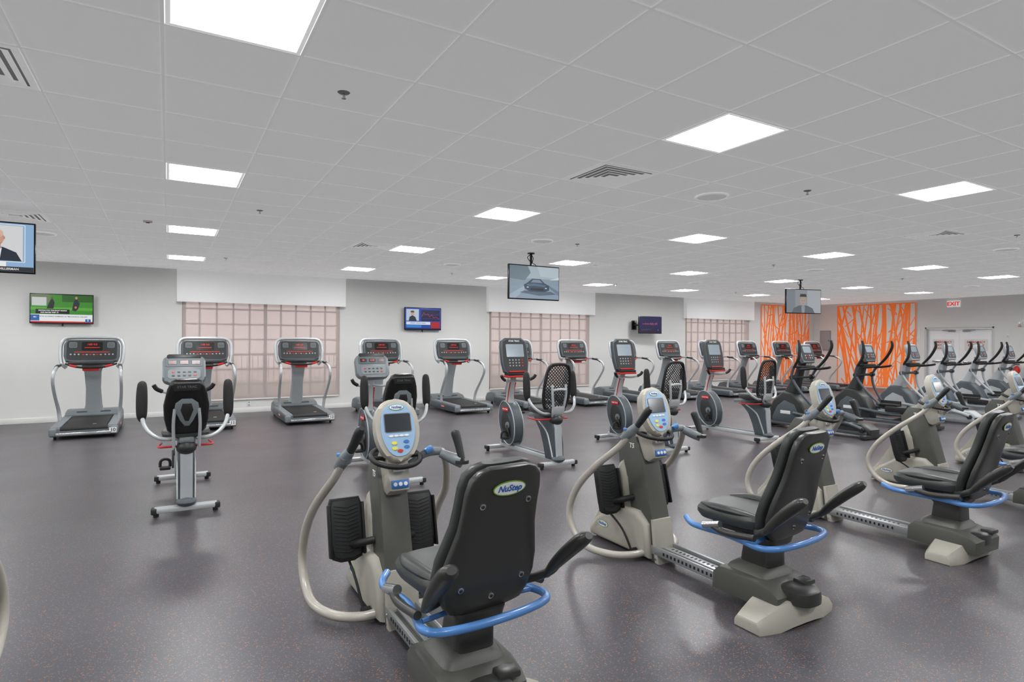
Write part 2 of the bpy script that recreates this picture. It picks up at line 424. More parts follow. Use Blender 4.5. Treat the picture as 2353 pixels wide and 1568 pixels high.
o=g.obj('electrical_panel',loc=(XW-.02,13.6,1.66)); o['label']='grey metal electrical panel box mounted on the wall'; o['category']='electrical panel'
g=G(); g.add(box(.04,.12,.16,.008),M_WHT); g.add(box(.02,.06,.05,.006),M_CHR,T(-.025,0,.02)); g.add(box(.01,.08,.02,.002),M_RED,T(-.022,0,-.05))
o=g.obj('alarm_strobe',loc=(XW-.02,7.65,2.15)); o['label']='white wall alarm strobe with a red stripe'; o['category']='fire alarm'
g=G(); g.add(box(.012,.09,.13,.004),M_WHT); g.add(box(.01,.02,.04,.002),M_SIL2,T(-.008,0,0))
o=g.obj('light_switch',loc=(XW-.006,7.95,1.8)); o['label']='white wall switch plate'; o['category']='light switch'
e=thing('fire_extinguisher','red fire extinguisher hung on the wall','fire extinguisher',(XW-.1,7.7,.45))
g=G(); g.add(sloft([(0,.15,.15),(.02,.17,.17),(.38,.17,.17),(.44,.12,.12),(.48,.05,.05)],20,1.0),M_RED); g.obj('cylinder_body',e)
g=G(); g.add(box(.05,.14,.03,.008),M_BLK,T(0,0,.52)); g.add(tube([(0,.05,.5),(0,.12,.45),(0,.12,.2)],.012,8),M_BLK); g.obj('valve',e)
g=G(); g.add(box(.012,.05,.4,.003),M_BLK,T(.092,0,.25)); g.obj('wall_bracket',e)
g=G(); g.add(box(.07,.012,.115,.004),M_WHT)
for z in (-.028,.028): g.add(box(.03,.006,.03,.003),M_SIL2,T(0,-.006,z))
o=g.obj('power_outlet',loc=(1.53,YW-.006,.19)); o['label']='white double power outlet on the wall'; o['category']='outlet'
# orange murals
M_OR=mat('orange_panel_fill_glow','FF8238',.6,emit=.14,emithex='FF7A2A'); M_ORW=mat('mural_white','F1ECE8',.6)  # orange paint is lightened by a slight added glow
def mural(W,H,seed):
    r=random.Random(seed); g=G(); g.add(box(W,.02,H,.003),M_ORW)
    yy=[-.0115]
    def stroke(p,w):
        C=cr([Vector((a,0,b)) for a,b in p],6); vs=[];fs=[]; yy[0]-=.00006
        for i,c in enumerate(C):
            t=(C[min(i+1,len(C)-1)]-C[max(i-1,0)]).normalized(); nrm=Vector((t.z,0,-t.x))
            for s in (-1,1):
                q=c+nrm*w/2*s; q.x=max(-W/2,min(W/2,q.x)); q.z=max(-H/2,min(H/2,q.z)); q.y=yy[0]; vs.append(q)
        for i in range(len(C)-1): fs.append((2*i,2*i+1,2*i+3,2*i+2))
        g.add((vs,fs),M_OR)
    n=int(W*13)
    for i in range(n):
        x=-W/2+W*(i+r.uniform(.1,.9))/n; lean=r.uniform(-.25,.25)*(1 if r.random()<.75 else 2.6); k=r.uniform(-.03,.03)
        stroke([(x-lean,-H/2),(x-lean*.33+k,-H/6),(x+lean*.33-k,H/6),(x+lean,H/2)],r.uniform(.04,.075))
    for i in range(int(W*20)):
        x=r.uniform(-W/2,W/2); z=r.uniform(-H/2,H/2); L_=r.uniform(.12,.5); a=r.choice([-1,1])*r.uniform(.15,2.4)
        stroke([(x-L_/2,z-a*L_/2),(x,z),(x+L_/2,z+a*L_/2)],r.uniform(.025,.045))
    for s in (-1,1): stroke([(s*(W/2-.02),-H/2),(s*(W/2-.02),0),(s*(W/2-.02),H/2)],.04); stroke([(-W/2,s*(H/2-.02)),(0,s*(H/2-.02)),(W/2,s*(H/2-.02))],.04)
    return g
g=mural(2.8,2.9,3); o=g.obj('wall_mural',loc=(19.8,YW-.012,1.5),smooth=False); o['label']='tall orange and white wall panel with criss-crossing branches'; o['category']='wall art'; o['group']='orange wall panels'
g=mural(2.7,2.9,5); o=g.obj('wall_mural',loc=(XW-.012,11.79,1.5),smooth=False); o.rotation_euler=(0,0,math.radians(-90)); o['label']='tall orange and white branch-pattern wall panel beside double doors'; o['category']='wall art'; o['group']='orange wall panels'
# ------------------------------------------------------------ TVs
def tv(loc,rz,label,items,mount,bg='101820'):
    e=thing('television',label,'television',loc,rz); W,H=.97,.56
    g=G(); g.add(box(W,.04,H,.006),M_BLKS,T(0,.02,0)); g.add(box(W*.6,.03,H*.6,.01),M_BLKS,T(0,.05,0)); g.obj('television_case',e)
    g=G(); w,h=W-.03,H-.035; g.add(box(w,.002,h),em(bg),T(0,-.001,0)); y=-.0025
    for it in items:
        y-=.0004
        if it[0]=='r':
            x0,y0,x1,y1=it[1:5]; g.add(box((x1-x0)*w,.0003,(y1-y0)*h),em(it[5]),T(((x0+x1)/2-.5)*w,y,((y0+y1)/2-.5)*h))
        elif it[0]=='e':
            g.add(plate(ell(it[3]*w,it[4]*h,20),.0003),em(it[5]),T((it[1]-.5)*w,y,(it[2]-.5)*h)@FR)
        elif it[0]=='p':
            g.add(plate([((a-.5)*w,(b-.5)*h) for a,b in it[1]],.0003),em(it[2]),T(0,y,0)@FR)
        elif it[0]=='t':
            g.add(text(it[1],it[4],.0002,0,.0005),em(it[5],1.0),T((it[2]-.5)*w,y,(it[3]-.5)*h)@FR)
        elif it[0]=='l':
            P=it[1]
            for (a,b),(c,d) in zip(P[:-1],P[1:]):
                p=Vector(((a-.5)*w,(b-.5)*h,0)); q=Vector(((c-.5)*w,(d-.5)*h,0)); t=(q-p).normalized()*.003; nn=Vector((-t.y,t.x,0))
                g.add(plate([tuple((p+nn)[:2]),tuple((p-nn)[:2]),tuple((q-nn)[:2]),tuple((q+nn)[:2])],.0003),em(it[2]),T(0,y,0)@FR)
    g.obj('screen',e,smooth=False,label='lit screen')
    g=G()
    if mount=='pole':
        up=CZ-loc[2]; g.add(cyl(.02,up,14),M_BLKS,T(0,.11,up/2)); g.add(cyl(.06,.02,20),M_BLKS,T(0,.11,up-.01)); g.add(box(.2,.05,.25,.01),M_BLKS,T(0,.08,0))
        g.add(tube([(0,.11,up-.02),(.05,.12,up-.08),(.02,.1,up-.16),(.08,.09,up-.2),(.04,.07,.2)],.006,6),M_BLK)
        g.add(tube([(0,.11,up-.02),(-.06,.12,up-.07),(-.03,.12,up-.12),(0,.11,up-.15)],.006,6),M_BLK)
    elif mount=='arm':
        g.add(box(.2,.06,.3,.01),M_BLKS,T(-.35,.46,0)@RZ(8)); g.add(box(.6,.05,.05,.01),M_BLKS,T(-.2,.25,0)@RZ(-48)); g.add(box(.2,.03,.2,.01),M_BLKS,T(0,.07,0))
    else:
        g.add(box(.5,.05,.3,.01),M_BLKS,T(0,.075,0)); g.add(cyl(.012,.05),M_BLKS,T(0,.06,-.3))
    g.obj('mount_bracket',e)
    return e
tv((-1.73,YW-.1,2.14),0,'black wall television showing a green sports field and news ticker',[
 ('r',0,.3,1,1,'3E8A2C'),('r',0,.72,.3,1,'6E7A5A'),('r',.02,.6,.25,.9,'C9CCCB'),('r',.5,.75,1,1,'2F5F25'),('r',0,.45,1,.55,'5AA83C'),
 ('p',[(.25,.5),(.3,.75),(.34,.9),(.38,.72),(.36,.5)],'20242A'),('e',.34,.88,.02,.05,'6A5348'),('p',[(.66,.45),(.68,.7),(.72,.9),(.79,.7),(.76,.5),(.72,.42)],'2A3040'),('e',.73,.9,.02,.05,'C09070'),('e',.72,.56,.02,.04,'D87030'),
 ('r',0,0,1,.3,'E9ECEF'),('r',.08,.32,.62,.48,'111111'),('t','DRIVING FOR THE RIGHT WHICH',.35,.43,.028,'FFFFFF'),('t','AND MAYBE THEY. IT',.3,.36,.028,'FFFFFF'),
 ('t','VP IN ACCIDENT DISMISSED AS "MECHANICAL FAILURE"',.53,.22,.029,'203050'),('r',0,0,1,.05,'C02828'),('r',0,.07,.14,.28,'2B62A8'),('t','abc',.07,.2,.035,'FFFFFF'),('r',.88,.02,.97,.14,'2B62A8'),('t','5',.925,.09,.05,'FFFFFF')],'wall','4FA038')
tv((5.5,YW-.1,2.12),0,'black wall television showing a blue news panel and market chart',[
 ('r',0,0,1,1,'1A3FA0'),('r',.03,.4,.38,.95,'B8C8D8'),('e',.2,.75,.05,.1,'D0A088'),('p',[(.1,.4),(.12,.58),(.2,.66),(.28,.58),(.32,.4)],'202838'),('e',.2,.83,.055,.05,'5A4A40'),
 ('r',.45,.4,.97,.92,'141440'),('l',[(.46,.6),(.52,.8),(.57,.68),(.63,.75),(.68,.6),(.75,.7),(.8,.55),(.86,.6),(.96,.5)],'E03838'),('l',[(.46,.5),(.97,.5)],'3848A0'),('l',[(.46,.7),(.97,.7)],'3848A0'),
 ('r',.03,.22,.7,.36,'D8E4F4'),('t','MARKET UPDATE TODAY',.36,.29,.035,'102050'),('r',.03,.08,.45,.2,'2E80D0'),('r',.72,.05,.97,.36,'B02020'),('r',0,0,1,.06,'0A1A50')],'wall')
t3=tv((12.72,YW-.45,2.09),-6,'black wall television showing a dark blue screen with pink text',[
 ('r',0,0,1,1,'1E1A4E'),('r',0,0,1,.3,'241838'),('t','a once-daily pill',.48,.58,.1,'B85078'),('r',.1,.22,.55,.235,'5A6090'),('r',.1,.18,.4,.19,'5A6090'),('e',.85,.2,.03,.05,'3A50B0')],'arm')
t3.scale=(.88,.88,.94)
tv((-1.76,8.35,2.57),0,'black ceiling-hung television showing a news anchor in a dark suit',[
 ('r',0,0,1,1,'8FB4D8'),('r',0,.2,.3,1,'2A6FC0'),('r',.4,.22,.9,.95,'D8DADC'),('p',[(.42,.22),(.46,.4),(.58,.5),(.72,.5),(.84,.4),(.89,.22)],'1A2436'),('p',[(.62,.22),(.6,.48),(.655,.5),(.71,.48),(.69,.22)],'E8ECF2'),('p',[(.645,.22),(.64,.43),(.655,.46),(.67,.43),(.67,.22)],'22406E'),
 ('r',.61,.46,.7,.6,'BA8C76'),('e',.655,.69,.075,.17,'CC9E88'),('e',.655,.78,.07,.09,'DDB49E'),('p',[(.595,.6),(.62,.54),(.655,.52),(.69,.54),(.715,.6),(.69,.58),(.62,.58)],'B48570'),('e',.63,.715,.012,.01,'4A342A'),('e',.68,.715,.012,.01,'4A342A'),('r',.612,.735,.645,.745,'7A5A48'),('r',.665,.735,.698,.745,'7A5A48'),('r',.635,.60,.675,.612,'8A4A40'),('e',.655,.66,.013,.022,'B98870'),('e',.58,.69,.01,.035,'BA8C76'),('e',.73,.69,.01,.035,'BA8C76'),
 ('r',0,.1,.75,.2,'F0F2F4'),('r',0,.11,.42,.2,'14181C'),('t','Top-3 list for NFL DPOY',.2,.155,.04,'FFFFFF'),('r',0,0,1,.1,'20242A'),('t','WILLIAMS   P  SHILLERMAN',.66,.05,.032,'E0E0E0'),('l',[(.38,.97),(.38,.2),(.92,.2),(.92,.97),(.38,.97)],'F2F4F6')],'pole')
tv((5.15,8.2,2.53),0,'black ceiling-hung television showing a dark sports car on a road',[
 ('r',0,0,1,1,'8798A6'),('r',0,.62,1,1,'A4B2BC'),('p',[(0,1),(0,.6),(.3,.55),(.42,.8),(.36,1)],'6C7F89'),('p',[(.55,1),(.62,.7),(1,.66),(1,1)],'B4C2CA'),('p',[(0,0),(0,.35),(.5,.52),(1,.42),(1,0)],'8A9CAC'),('p',[(0,.1),(.4,.5),(.44,.5),(.12,0),(0,0)],'9FB0BE'),('p',[(1,.12),(.72,.45),(.78,.45),(1,.25)],'6A7E90'),
 ('p',[(.2,.18),(.3,.24),(.84,.24),(.95,.16),(.6,.1)],'586878'),('p',[(.3,.3),(.28,.42),(.36,.5),(.45,.62),(.62,.62),(.7,.5),(.8,.42),(.8,.28),(.7,.22),(.4,.22)],'33465A'),('p',[(.42,.5),(.47,.59),(.6,.59),(.66,.5)],'74899A'),('p',[(.33,.44),(.5,.47),(.74,.43),(.7,.38),(.5,.4),(.36,.39)],'52687E'),('e',.36,.35,.022,.016,'C8D4E0'),('e',.73,.34,.022,.016,'C8D4E0'),('r',.42,.26,.68,.33,'1A242E'),('p',[(.8,.6),(1,.7),(1,.62)],'D0D8DE')],'pole')
tv((12.56,8.45,2.52),-14,'black ceiling-hung television showing a person in a dark striped hat',[
 ('r',0,0,1,1,'8E9399'),('r',.6,0,1,1,'A4A9AE'),('r',0,0,.25,1,'7C8289'),('p',[(.15,0),(.2,.2),(.36,.32),(.6,.32),(.76,.2),(.82,0)],'5E646B'),('p',[(.44,0),(.43,.28),(.48,.32),(.53,.28),(.52,0)],'8E949A'),('e',.48,.5,.09,.19,'A89A90'),('p',[(.37,.66),(.38,.7),(.58,.7),(.59,.66)],'A09860'),('p',[(.375,.7),(.4,.82),(.56,.82),(.585,.7)],'3A3C40'),('e',.445,.53,.012,.012,'403630'),('e',.515,.53,.012,.012,'403630'),('r',.445,.4,.515,.41,'74504A')],'pole')
# ------------------------------------------------------------ badge
def badge(g,M,s=1.0):
    g.add(plate(ell(.078*s,.031*s,32),.003),M_GRN,M); g.add(plate(ell(.073*s,.0265*s,32),.003),M_WHT,M@T(0,0,.0006))
    g.add(text('NuStep',.037*s,.0006,.25,.0008*s),M_TXB,M@T(0,0,.003))
# ------------------------------------------------------------ recumbent stepper
def stepper(loc):
    e=thing('recumbent_stepper','beige and charcoal recumbent cross trainer with blue seat handle','exercise machine',loc,group='recumbent steppers')
    W=T(.05,.24,0)@RZ(6)@T(0,-.24,0)
    g=G(); rings=[]
    prof=[(-.33,.005,.05),(-.325,.0,.065),(-.28,.0,.085),(-.19,.0,.115),(-.1,.015,.14),(0,.02,.145),(.1,.015,.14),(.19,0,.115),(.28,0,.085),(.325,0,.065),(.33,.005,.05)]
    for x,z0,z1 in prof:
        d=.13-.05*abs(x/.33)**2; f=.75
        rings.append([(x-.02,-.02-d,z0),(x-.02,-.02+d,z0),(x-.02,-.02+d,z0+(z1-z0)*.6),(x-.02,-.02+d*f,z1),(x-.02,-.02-d*f,z1),(x-.02,-.02-d,z0+(z1-z0)*.6)])
    g.add(loft(rings),M_BEI); g.obj('rear_foot',e,label='beige arched floor foot')
    g=G(); g.add(sloft([(.125,.2,.2,0,-.1),(.16,.21,.2,0,-.1),(.19,.2,.19,0,-.1),(.2,.17,.16,0,-.1)],24,.7),M_OLD); g.obj('rear_cover',e)
    g=G(); g.add(box(.15,1.1,.03,.004),M_OLV,T(0,.5,.075))
    for s in (-1,1): g.add(box(.02,1.1,.06,.004),M_STEEL,T(s*.08,.5,.09))
    g.add(box(.07,1.0,.02,.003),M_STEEL,T(0,.5,.1))
    for k in range(14): g.add(box(.003,.014,.02),M_TXK,T(-.0905,.42+k*.035,.09)); g.add(box(.02,.012,.004),M_TXK,T(.0,.42+k*.035,.1105))
    g.obj('seat_rail',e,label='steel seat rail')
    g=G(); g.add(prism([(-.07,.065),(-.075,.16),(-.03,.19),(.06,.215),(.34,.215),(.385,.17),(.39,.065)],.37,.018,2),M_OLV)
    g.add(sloft([(.2,.3,.3,.005,.19),(.235,.27,.26,.01,.19),(.26,.2,.2,.02,.19)],28,.28),M_OLV)
    g.add(sloft([(.24,.19,.2,.02,.18),(.36,.18,.18,.03,.18),(.39,.22,.24,.04,.18),(.43,.24,.3,.04,.2)],28,.3),M_OLD)
    g.add(box(.1,.08,.03,.01),M_OLD,T(.1,-.04,.2)); g.obj('seat_carriage',e,label='charcoal seat pedestal')
    st=G(W); st.add(sloft([(.455,.34,.36,0,.36),(.47,.42,.46,0,.36),(.50,.45,.5,0,.36),(.525,.45,.5,0,.36),(.545,.42,.47,0,.36),(.55,.34,.4,0,.36)],36,.42),M_VIN)
    for s in (-1,1): st.add(tube([(s*.16,.14,.54),(s*.19,.3,.553),(s*.19,.45,.553),(s*.15,.57,.54)],[.02,.035,.035,.02],12,5,flat=.7),M_VIN)
    st.add(box(.3,.4,.05,.01),M_OLD,T(0,.3,.44)); st.obj('seat',e,label='black vinyl seat cushion')
    BM=T(0,.09,.43)@RX(15)
    secs=[(0,.28),(.012,.37),(.05,.43),(.13,.475),(.22,.465),(.3,.425),(.38,.385),(.46,.372),(.55,.368),(.61,.345),(.645,.29),(.66,.2)]
    g=G(W); g.add(sloft([(z,w,.05 if w>.3 else .035) for z,w in secs],44,.38,.3),M_OLD,BM)
    g.add(sloft([(z+.002,w*1.02,.06 if w>.3 else .04,0,.05) for z,w in secs],40,.45,.5),M_VIN,BM)
    br=g.obj('backrest',e,label='charcoal plastic backrest shell with black cushion')
    for x,z in ((-.115,.505),(.115,.505),(-.155,.13),(.155,.13),(0,.07)):
        g=G(W); g.add(cyl(.014,.008,16),M_CHR,BM@T(x,-.024+.3*x*x,z)@RX(90)); g.add(cyl(.008,.01,6),M_DK,BM@T(x,-.026+.3*x*x,z)@RX(90))
        g.obj('bolt_head',br)
    g=G(W); badge(g,BM@T(0,-.029,.575)@FR,1.05); g.obj('badge',br,label='white oval badge with green rim and blue lettering',smooth=False)
    for s in (-1,1):
        g=G(W)
        g.add(tube([(s*.2,.16,.47),(s*.28,.1,.49),(s*.315,.02,.54),(s*.32,-.03,.6)],.02,10),M_OLD)
        g.add(tube([(s*.31,.05,.51),(s*.315,-.01,.58),(s*.325,-.09,.66),(s*.335,-.17,.73),(s*.338,-.2,.75)],[.022,.036,.044,.042,.022],14,6,flat=.72),M_OLD)
        g.add(tube([(s*.29,.42,.47),(s*.31,.3,.45),(s*.32,.1,.47)],.019,10),M_OLD); g.add(cyl(.022,.12,16),M_CHR,T(s*.295,.4,.47)@RX(75))
        g.obj('armrest',e)
    g=G(W); pts=[(-.2,.66,.44),(-.27,.55,.43),(-.25,.35,.42),(-.28,.2,.42),(-.31,.08,.42),(-.26,.0,.425),(-.1,-.04,.43),(.1,-.04,.43),(.26,.0,.425),(.31,.08,.42),(.28,.2,.42),(.25,.35,.42),(.27,.55,.43),(.2,.66,.44)]
    g.add(tube(pts,.018,12,6),M_BLU); g.add(tube([(-.28,.14,.42),(-.1,.14,.43),(.1,.14,.43),(.28,.14,.42)],.012,8),M_BLU); g.obj('swivel_handle',e,label='bent blue steel handle tube')
    g=G(); g.add(prism([(1.2,.02),(1.22,.3),(1.26,.55),(1.3,.7),(1.36,.66),(1.47,.44),(1.58,.26),(1.70,.12),(1.71,.02)],.18,.03,3),M_BEI)
    g.add(prism([(1.0,.02),(1.02,.26),(1.12,.34),(1.35,.34),(1.6,.18),(1.69,.08),(1.68,.02)],.26,.04,3),M_BEI)
    ho=g.obj('front_housing',e,label='beige plastic front housing')
    g=G(); badge(g,T(-.132,1.5,.15)@LF,.85); g.obj('badge',ho,smooth=False)
    g=G(); g.add(prism([(.93,0),(1.15,0),(1.24,.3),(1.36,.58),(1.38,.76),(1.3,.88),(1.18,.87),(1.1,.7),(1.0,.3),(.95,.1)],.165,.012,2),M_OLV)
    g.add(prism([(.925,.0),(.965,.0),(.985,.12),(1.01,.3),(.985,.3),(.95,.12)],.178,.006),M_BEI)
    g.add(text('T5',.05,.0008,.1,.0008),M_TXW,T(-.0835,1.22,.8)@LF)
    for y,z in ((.955,.03),(.955,.08)):
        g.add(cyl(.008,.186,10),M_CHR,T(0,y,z)@RY(90))
    g.obj('column',e,label='dark olive grey upright column')
    for s in (-1,1):
        yo=1.34 if s<0 else 1.28; zo=.47
        PM=T(s*.215,yo,zo)@RX(-14)
        g=G(); poly=[(-.085,-.17),(-.1,-.1),(-.1,.13),(-.085,.175),(.085,.175),(.1,.13),(.1,-.1),(.085,-.17),(.04,-.19),(-.04,-.19)]
        g.add(plate(poly,.04,.012),M_BLK,PM@FR)
        g.add(plate([(x*.88,z*.9) for x,z in poly],.01,.003),M_DK,PM@T(0,-.022,0)@FR)
        for k in range(13):
            zz=-.13+k*.021
            for q in (-1,1): g.add(box(.07,.006,.005,.002),M_BLK,PM@T(q*.036,-.028,zz)@RY(q*-14))
        for q in (-1,1): g.add(box(.015,.05,.3,.006),M_BLK,PM@T(q*.098,-.02,-.01))
        pd=g.obj('foot_pedal',e,label='large black ribbed footplate')
        g=G(); g.add(tube([(s*.21,yo+.03,zo-.12),(s*.16,1.24,.4),(s*.08,1.2,.42)],.022,10),M_BLK)
        g.add(tube([(s*.2,yo,zo-.18),(s*.19,1.2,.2),(s*.17,1.12,.06)],.008,8),M_BLK); g.add(cyl(.02,.05,12),M_BLK,T(s*.16,1.11,.06)@RY(90)); g.obj('pedal_link',pd)
    for s in (-1,1):
        g=G(); top=[(s*.35,1.05,.84),(s*.33,.98,.93)] if s<0 else [(s*.33,1.12,.84),(s*.27,1.05,.93)]
        pts=[(s*.1,1.05,.06),(s*.2,1.08,.045),(s*.32,1.18,.04),(s*.4,1.36,.06),(s*.42,1.5,.16),(s*.42,1.54,.3),(s*.415,1.45,.48),(s*.395,1.27,.66)]+top
        g.add(tube(pts,[.026]*7+[.025,.023,.021],12,6),M_BEIT); lv=g.obj('arm_lever',e,label='curved beige painted steel tube lever')
        g=G()
        if s<0:
            g.add(tube([(-.335,1.02,.9),(-.32,.97,.95),(-.3,.92,1.0)],[.03,.034,.026],12),M_MID)
            g.add(tube([(-.31,.95,.96),(-.29,.89,1.04),(-.275,.84,1.11),(-.27,.82,1.13)],[.02,.024,.026,.014],12),M_DK)
            g.add(cyl(.034,.03,18),M_MID,T(-.315,.96,.955)@RX(30)); g.add(box(.02,.03,.02,.005),M_BLU,T(-.345,.99,.97))
        else:
            g.add(tube([(.09,1.1,.86),(.18,1.08,.92),(.27,1.05,.93)],[.022,.026,.024],12),M_MID); g.add(box(.05,.035,.035,.01),M_BLU,T(.19,1.05,.945)@RY(-25))
            g.add(tube([(.26,1.04,.92),(.32,1.0,.89),(.36,.96,.875)],[.026,.034,.04],12),M_MID)
            g.add(tube([(.355,.95,.89),(.345,.98,.98),(.335,1.0,1.04),(.333,1.005,1.055)],[.02,.024,.026,.014],12),M_DK); g.add(cyl(.042,.02,20),M_OLD,T(.358,.955,.875))
        g.obj('hand_grip',lv,label='dark rubber hand grip')
    g=G(); g.add(prism([(1.07,.70),(1.0,.74),(1.02,.82),(1.05,.95),(1.08,1.02),(1.14,1.02),(1.24,.9),(1.28,.82),(1.14,.72)],.12,.015,2),M_BEI)
    g.add(box(.1,.012,.045,.004),M_BTN,T(0,1.0,.775)@RX(-14))
    for x in (-.03,0,.03): g.add(cyl(.011,.006,14),M_WHT,T(x,.994,.777)@RX(76))
    g.add(box(.07,.006,.04,.003),M_WHT,T(0,1.022,.86)@RX(-14)); g.add(box(.05,.004,.008),M_RED,T(0,1.018,.872)@RX(-14))
    for x in (-.015,.015): g.add(cyl(.005,.004,3),M_RED,T(x,1.015,.855)@RX(76))
    g.obj('control_neck',e,label='beige neck with blue buttons')
    g=G(); g.add(tube([(.14*math.sin(a*math.pi/9),1.08-.13*math.cos(a*math.pi/9),.915-.035*math.cos(a*math.pi/9)) for a in range(18)],.014,10,2,True),M_BLK)
    for s in (-1,1): g.add(tube([(s*.05,1.1,.9),(s*.1,1.08,.915),(s*.14,1.08,.915)],.012,8),M_BLK)
    g.obj('ring_handle',e,label='black padded ring handle')
    CM=T(0,1.07,1.065)@RX(-18)
    egg=[]
    for i in range(36):
        a=2*math.pi*i/36; x=math.cos(a); y=math.sin(a); w=.128*(1-.2*(y<0)*abs(y)**1.2)
        egg.append((w*math.copysign(abs(x)**.75,x),.18*math.copysign(abs(y)**.85,y)))
    g=G(); g.add(plate(egg,.06,.022,3),M_BEI,CM@FR); co=g.obj('console',e,label='egg-shaped beige console')
    g=G(); g.add(plate([(x*.78,y*.84) for x,y in egg],.006,.002),M_PBL,CM@T(0,-.031,0)@FR); g.add(plate(rr(.16,.11,.01),.006,.001),M_MID,CM@T(0,-.033,.04)@FR)
    g.add(plate(rr(.15,.1,.008),.006,.001),M_SCR,CM@T(0,-.035,.04)@FR)
    for i,(x,z,m) in enumerate(((-.045,-.035,M_WHT),(-.015,-.035,M_WHT),(.015,-.035,M_WHT),(.045,-.035,M_WHT),(-.03,-.075,M_YEL),(.04,-.07,M_BTN),(.04,-.1,M_BTN),(-.03,-.105,M_YEL),(0,-.12,M_RED))):
        g.add(plate(ell(.014 if i<4 else .017,.006 if i<4 else .01,14),.006,.001),m,CM@T(x,-.034,z)@FR)
    badge(g,CM@T(0,-.035,.128)@FR,.55); g.obj('control_panel',co,label='pale blue panel with dark screen and buttons',smooth=False)
    return e
st0=stepper((1.13,2.2,0))
def slide(root,sx,sy,cy):
    for ch in root.children:
        b=ch.name.split('.')[0]
        if b in ('seat','backrest','armrest','swivel_handle'): ch.location=(sx,sy,0)
        elif b=='seat_carriage': ch.location=(0,cy,0)
for x,sx,sy,cy in ((-1.11,0,0,0),(3.1,.03,-.04,-.02),(5.15,.05,-.17,-.12),(7.15,.03,-.1,-.06),(9.13,.03,-.1,-.06)):
    slide(dup(st0,(x,2.2,0)),sx,sy,cy)
